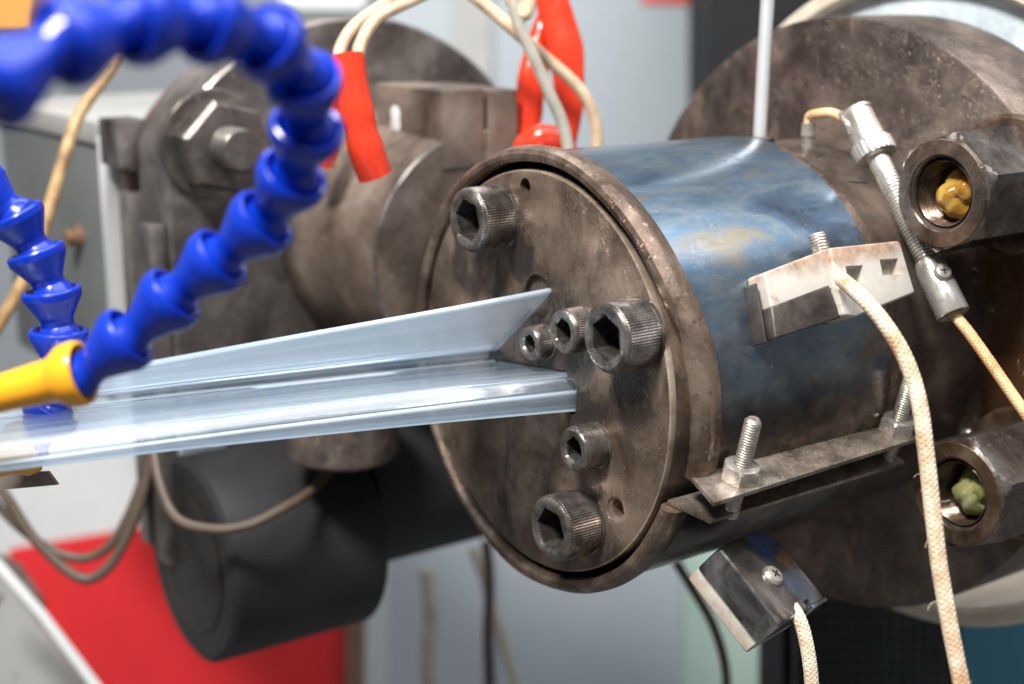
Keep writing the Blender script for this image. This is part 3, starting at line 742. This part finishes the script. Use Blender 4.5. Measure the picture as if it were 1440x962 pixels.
mc = obj('braided_cable', *join(braid(MCP, 2.15, 6, 3.6), *fuzz(MCP, 2.3, 24)), 'braid')
tag(mc, 'thick cream braided cable hanging from the ceramic terminal block', 'cable')
lcab = obj('braided_cable', *braid(pathd([(1112, 852, 512), (1122, 868, 508), (1130, 890, 507), (1137, 925, 506), (1141, 965, 506), (1142, 1020, 506)], 120), 2.0, 6, 3.4), 'braid')
tag(lcab, 'short tan braided cable hanging from the polished terminal cover', 'cable')
# thermocouple
tc = thing('thermocouple', 'nickel spring thermocouple with knurled bayonet cap plugged into the die body', 'thermocouple', dep(1270, 300, 560))
Q0 = dep(1203, 158, 572); Q1 = dep(1341, 443, 540); D = (Q1-Q0).normalized(); LT = (Q1-Q0).length
nk = 96
obj('cap', *lathe(Q0, D, [(0, 1), (0, 5.4), (.8, 6.1), (2, 6.3), (14, 6.7), (14, 7.2), (14.5, 7.8), (15.2, 8.2, 'k'), (19.8, 8.2, 'k'), (20.5, 7.9), (21.2, 6.6), (21.2, 3)], nk, rf=lambda tg, t_, ax, r: r-(.35 if tg and int(t_/(2*math.pi)*nk+.5) % 4 < 2 else 0)), 'nickel', tc)
dd, uu, vv = frame(D)
obj('cap_clip', *lathe(Q0-D*.6+uu*.6, D, [(0, 3.0), (0, 6.2), (1.2, 6.5), (1.5, 3.0)], 40, close=True), 'nickel', tc)
s0 = LT*.235; s1 = LT*.74
obj('spring', *lathe(Q0+D*18, D, [(i*.18, 4.2) for i in range(int((s1-18)/.18)+4)], 40, rf=lambda tg, t_, ax, r: r-.62*(1-abs(math.sin(math.pi*((ax/1.35-t_/(2*math.pi)) % 1)))**.7)*min(1, max(.15, (ax-8)/14))), 'nickel', tc)
obj('sleeve', *lathe(Q0+D*s1, D, [(0, 4.2), (.4, 4.9), (4, 5.9), (LT-s1-.5, 6.2), (LT-s1, 5.9), (LT-s1, 4.9), (LT-s1-1.5, 4.7), (LT-s1-1.0, 3.6), (LT-s1-3, 3.2), (LT-s1-4, .5)], 64), 'nickel', tc)
sdir = (CAM-Q1).normalized(); sdir = (sdir-D*sdir.dot(D)).normalized(); sp = (M3 @ Vector((1, -.1, 0))); sp = (sp-D*sp.dot(D)-sdir*sp.dot(sdir)).normalized()
ndir = (sdir*.85+sp*.5).normalized()
SC = Q0+D*(s1+(LT-s1)*.36)+ndir*5.5
obj('set_screw', *lathe(SC, ndir, [(0, 3.3), (1.0, 3.4), (2.0, 2.7), (2.4, 1.4), (2.4, .1)], 32), 'zinc', tc)
q = frame(ndir)
for w_ in (q[1], q[2]): obj('screw_slot', *rbox(SC+ndir*2.2, (w_, ndir.cross(w_), ndir), (1.5, .28, .3), 0), 'darkhole', tc)
fb = rad(R(9.5))*75+XA*125.7
obj('ferrule', *lathe(fb, ZA, [(0, 2.6), (6.5, 2.6), (7, 3.2), (12, 2.9), (12.5, 1.5)], 24), 'nickel', tc)
obj('lead', *tube(spline([fb+ZA*11, fb+ZA*14.5, dep(1150, 160, 585), dep(1170, 159, 580), dep(1188, 168, 576), dep(1197, 180, 573)], 40), 1.9, 12), 'braid2', tc)
obj('lead_clip', *tube(spline([dep(1183, 160, 574), dep(1190, 172, 568), dep(1196, 184, 567), dep(1203, 196, 568)], 14), 1.3, 10), 'nickel', tc)
tcb = obj('thermocouple_cable', *braid(pathd([(1334, 430, 545), (1345, 447, 540), (1362, 468, 536), (1392, 510, 530), (1425, 558, 525), (1470, 622, 520)], 120), 1.7, 6, 2.6), 'braid2')
tag(tcb, 'thin amber braided cable leaving the thermocouple sleeve', 'cable')
obj('rod_gland', *lathe(rad(R(-2))*76+XA*113, rad(R(-2)), [(0, 6.5), (3.5, 6.5), (4.2, 5.6), (4.2, 2.6)], 24, rf=lambda tg, t_, ax, r: r), 'cover', die)
rod = obj('sensor_rod', *lathe(rad(R(-2))*70+XA*113, dep(1081, -30, 596)-(rad(R(-2))*70+XA*113), [(0, 2.7), (150, 2.7)], 24, cap0=True, cap1=True), 'rod')
tag(rod, 'bright straight metal rod standing in the die body behind the band', 'rod')

# ================================================================ clear extruded strip
sec0 = [(-7.8, 32.6), (2.0, 24.6), (14, 14.4), (26, 4.4), (28, 3.2), (29.5, -1.9), (14, -.5), (-2, 1.0), (-17, 2.9), (-19.6, 2.5), (-22.0, .2), (-23.4, -2.2), (-22.4, -9.6)]
sec1 = [(13, 21.2), (20, 18.5), (30, 14), (41, 9.4), (43, 8.6), (44, 6.0), (31, 6.4), (19, 6.9), (6.8, 7.9), (4.6, 7.3), (2.4, 5.3), (.9, 3.2), (1.7, 1.0)]
def strip():
    th = 1.3; rings = []; uvs = []
    fine = []
    def dens(s):
        P = spline([Vector((0, a, b)) for a, b in s], 72); return P
    S0 = dens(sec0); S1 = dens(sec1); N = len(S0)
    st = 46
    for i in range(st+1):
        f = i/st; x = 2.0-f*262
        g = f*262/210; e = g+.06*math.sin(min(1, g)*math.pi)
        P = [S0[k].lerp(S1[k], e) for k in range(N)]
        q = []
        for k in range(N):
            tg_ = (P[min(k+1, N-1)]-P[max(k-1, 0)]).normalized(); nn = Vector((0, -tg_.z, tg_.y))
            rib = sum(h*math.exp(-((k-c)/w_)**2) for c, h, w_ in ((1, .5, 1.2), (9, .35, .8), (23, .9, 1.1), (30, .9, 1.1), (38, .4, .8), (45, .45, .8), (50, 1.0, 1.3), (64, .7, 1.0), (70, .6, 1.0)))
            wob = .12*math.sin(x*.05+k*.4)
            p_ = P[k]+nn*(rib+wob)+XA*x
            q.append((p_+nn*th/2, p_-nn*th/2))
        ring = [a for a, b in q]+[b for a, b in reversed(q)]
        rings.append(ring); uvs += [(f, k/N) for k in range(N)]+[(f, k/N) for k in reversed(range(N))]
    V, Fc = loft(rings, True, True)
    return V, Fc, uvs
def slot_box(p, q, w_=1.5, e=1.3):
    p = Vector((0, *p)); q = Vector((0, *q)); d = (q-p).normalized(); m = Vector((0, -d.z, d.y))
    return prism([p-d*e-m*w_-XA, q+d*e-m*w_-XA, q+d*e+m*w_-XA, p-d*e+m*w_-XA], XA*4.6)
cut(fp, [slot_box(*q) for q in (((-7.8, 32.6), (27, 3.6)), ((28, 3.2), (29.5, -1.9)), ((29.5, -1.9), (-17, 2.9)), ((-17, 2.9), (-22.6, -.6)), ((-23.2, -1.6), (-22.4, -9.6)))])
V, Fc, uvs = strip()
cs = obj('clear_strip', V, Fc, 'clear', None, True, 40, uvs)
tag(cs, 'clear plastic profile strip being pulled out of the die face', 'plastic strip')

# ================================================================ segmented coolant hoses
SEGP = 14.2
def seg_mesh():
    # along +Z of the segment = towards the nozzle: wide cup first, ball last
    return [(5.2, 4.6), (3.4, 6.3), (1.4, 7.4), (.3, 7.9), (0, 8.5), (.25, 9.1), (.9, 9.45), (3.0, 9.45), (3.5, 9.25), (10.3, 5.6), (11.4, 5.3), (12.8, 5.35), (14.2, 6.2), (15.8, 6.7), (17.4, 6.2), (18.6, 4.9), (18.0, 3.6)]
def hose(name, pts, label, nozzle, SEGL=14.2):
    path = resample(spline([dep(*p) for p in pts], 400), .5)
    base = path[0]
    t = thing(name, label, 'hose', base)
    L = [0]
    for i in range(1, len(path)): L.append(L[-1]+(path[i]-path[i-1]).length)
    s = 0; j = 0; last = None
    def at(s_):
        k = min(len(path)-1, int(s_/L[-1]*(len(path)-1))); return path[k]
    ns = round(L[-1]/SEGL); pit = L[-1]/ns
    for k in range(ns):
        A = at(s); B = at(s+pit); d = (B-A).normalized()
        obj('hose_segment', *lathe(A, d, [(a_*pit/SEGP, r_) for a_, r_ in seg_mesh()], 44), 'blue', t, ang=26); s += pit
    A = path[-1]
    nz = dep(*nozzle[0]); d = (nz-A).normalized(); ln = (nz-A).length
    nozzle_prof = [(5, 5.2), (2.5, 6.6), (.5, 7.6), (-.2, 8.2), (.2, 8.9), (1.4, 9.3), (5.0, 9.1), (8.0, 7.2), (10, 6.3), (12, 6.2), (ln*.6, 5.4), (ln, nozzle[1]), (ln, nozzle[1]-1), (ln*.6, 3)]
    obj('nozzle', *lathe(A, d, nozzle_prof, 48), 'yellow', t)
    return t
hose('coolant_hose', [(-130, 190, 292), (-60, 150, 292), (10, 108, 296), (80, 66, 303), (160, 36, 312), (240, 26, 322), (320, 36, 333), (385, 62, 345), (428, 110, 358), (434, 168, 370), (421, 228, 382), (390, 288, 393), (344, 337, 400), (284, 382, 406), (232, 428, 410), (182, 474, 413), (146, 507, 415), (118, 523, 416)],
     'blue segmented coolant hose looping over the strip to a yellow nozzle', ((-70, 572, 424), 5.0), 17.6)
hose('coolant_hose', [(-150, 215, 466), (-90, 232, 468), (-40, 256, 470), (0, 282, 472), (28, 312, 475), (50, 354, 478), (72, 408, 481), (82, 462, 484), (84, 520, 487), (72, 585, 489), (45, 625, 488)],
     'blue segmented coolant hose dropping behind the strip beside the gearbox', ((-60, 668, 480), 5.0))
MAT['bracket'] = plain('bracket_steel', (.17, .135, .115), .5, .2)
nb = obj('bracket_plate', *prism([dep(-30, 668, 500), dep(66, 663, 500), dep(80, 682, 500), dep(-30, 692, 500)], gz*3), 'bracket', None)
tag(nb, 'flat brown bracket plate under the clear strip by the hose nozzle', 'bracket')

# ================================================================ wires and red sleeves behind
def wire(name, pts, r, mat, label, cat='wire', group=None):
    o = obj(name, *tube(pathd(pts, 70), r, 10), mat); tag(o, label, cat, group); return o
def sleeve(pts, rad_, label, group=None):
    path = pathd(pts, 40)
    o = obj('red_sleeve', *tube(path, lambda f: rad_*(1-.04*math.sin(f*7)-.10*math.exp(-((f-.62)/.1)**2)), 24, True, lambda f, t_: 1+.05*math.sin(3*t_+5*f)), 'sleeve_red')
    return tag(o, label, 'sleeve', group)
sleeve([(489, 78, 600), (494, 120, 600), (502, 165, 600), (512, 205, 602), (528, 248, 606)], 7.2, 'glossy red sleeve over two tan wires at the adapter')
sleeve([(460, 130, 650), (457, 180, 652), (452, 235, 655)], 6.0, 'red sleeve half hidden behind the blue hose loop')
wire('heater_wire', [(475, 90, 602), (480, 65, 604), (500, 35, 610), (540, 6, 620), (590, -30, 630)], 2.5, 'wire', 'tan wire rising out of the red sleeve, outer of two')
wire('heater_wire', [(503, 88, 598), (507, 62, 600), (530, 26, 606), (572, 4, 614), (625, -20, 620), (660, -30, 624)], 2.6, 'wire', 'tan wire rising out of the red sleeve, inner of two')
wire('heater_wire', [(640, -25, 640), (690, 14, 640), (722, 42, 640), (768, 82, 645), (812, 122, 650), (834, 160, 655), (840, 205, 660), (838, 260, 665)], 2.7, 'wire', 'tan wire crossing the large folded red sleeve')
wire('heater_wire', [(720, -20, 620), (728, 30, 622), (748, 75, 625), (772, 130, 630), (793, 180, 634), (805, 250, 640)], 2.6, 'greywire', 'grey wire hanging across the folded red sleeve')
wire('heater_wire', [(748, -20, 622), (738, 20, 622), (720, 0, 622), (712, -25, 622)], 3.0, 'wire', 'short tan wire loop above the folded red sleeve')
rs = thing('folded_sleeve', 'large folded red sleeve standing behind the die rim', 'sleeve', dep(770, 260, 665))
def rtube(name, pts, radii, flat, n=60):
    path = pathd(pts, n)
    def rr(f):
        q = f*(len(radii)-1); k = min(int(q), len(radii)-2); return radii[k]+(radii[k+1]-radii[k])*(q-k)
    V, Fc = tube(path, rr, 28, True, lambda f, t_: 1+.06*math.sin(2*t_+6*f)+.05*math.sin(3*t_-9*f)+.03*math.sin(23*f))
    c = sum((Vector(v) for v in V), Vector())/len(V)
    V = [Vector(v)-gz*((Vector(v)-c).dot(gz))*(1-flat) for v in V]
    return obj(name, V, Fc, 'sleeve_red', rs, True, 60)
rtube('sleeve_tube', [(768, -30, 672), (782, 20, 672), (794, 70, 672), (800, 120, 672), (802, 165, 672), (795, 215, 672), (785, 250, 672)], [6, 7.5, 8, 7.5, 5.5, 4, 4], .7)
rtube('sleeve_fold', [(770, 15, 680), (757, 60, 680), (748, 110, 680), (742, 160, 680), (734, 215, 680), (730, 250, 680)], [3, 5, 7, 7, 6, 5], .7)
rtube('sleeve_bulge', [(728, 222, 660), (742, 204, 660), (762, 196, 660), (784, 200, 660), (798, 220, 660), (800, 250, 660)], [3, 6, 7, 6.5, 5, 4], .9)
wire('probe_wire', [(172, 70, 680), (150, 105, 680), (112, 160, 676), (92, 215, 672), (76, 270, 670), (58, 330, 668), (38, 385, 668), (14, 430, 668), (-10, 470, 668)], 2.9, 'cloth', 'tan cloth wire hanging in front of the grey gearbox housing')
wire('slack_wire', [(-20, 660, 720), (10, 700, 720), (50, 760, 720), (110, 812, 720), (150, 800, 720), (185, 740, 720), (210, 660, 720), (214, 600, 720)], 2.6, 'wiredark', 'lower slack brown wire looping in front of the red board')
wire('slack_wire', [(-20, 690, 735), (20, 735, 735), (70, 772, 735), (120, 785, 735), (160, 760, 735), (195, 690, 735), (212, 620, 735)], 2.4, 'wiredark', 'upper slack grey-brown wire looping in front of the red board')
wire('slack_wire', [(214, 600, 665), (222, 670, 655), (248, 728, 645), (300, 744, 640), (350, 738, 640), (400, 714, 648), (440, 688, 670), (480, 640, 700)], 2.2, 'wiredark', 'tan wire sagging in front of the black motor')
wire('hanging_wire', [(683, 760, 900), (688, 820, 900), (686, 900, 900), (690, 1000, 900)], 3.2, 'wiredark', 'brown wire hanging straight below the die rim')
wire('hanging_wire', [(600, 800, 1000), (606, 870, 1000), (602, 920, 1000), (606, 1000, 1000)], 5.0, 'greywire', 'thick grey wire hanging beside the black motor')
wire('hanging_wire', [(665, 770, 1000), (695, 860, 1000), (725, 962, 1000), (740, 1010, 1000)], 3.2, 'greywire', 'grey wire slanting below the die rim')
wire('hanging_wire', [(950, 790, 760), (975, 830, 760), (1003, 880, 760), (1020, 940, 760), (1022, 1010, 760)], 2.4, 'wiredark', 'dark wire hanging in front of the pale green panel')
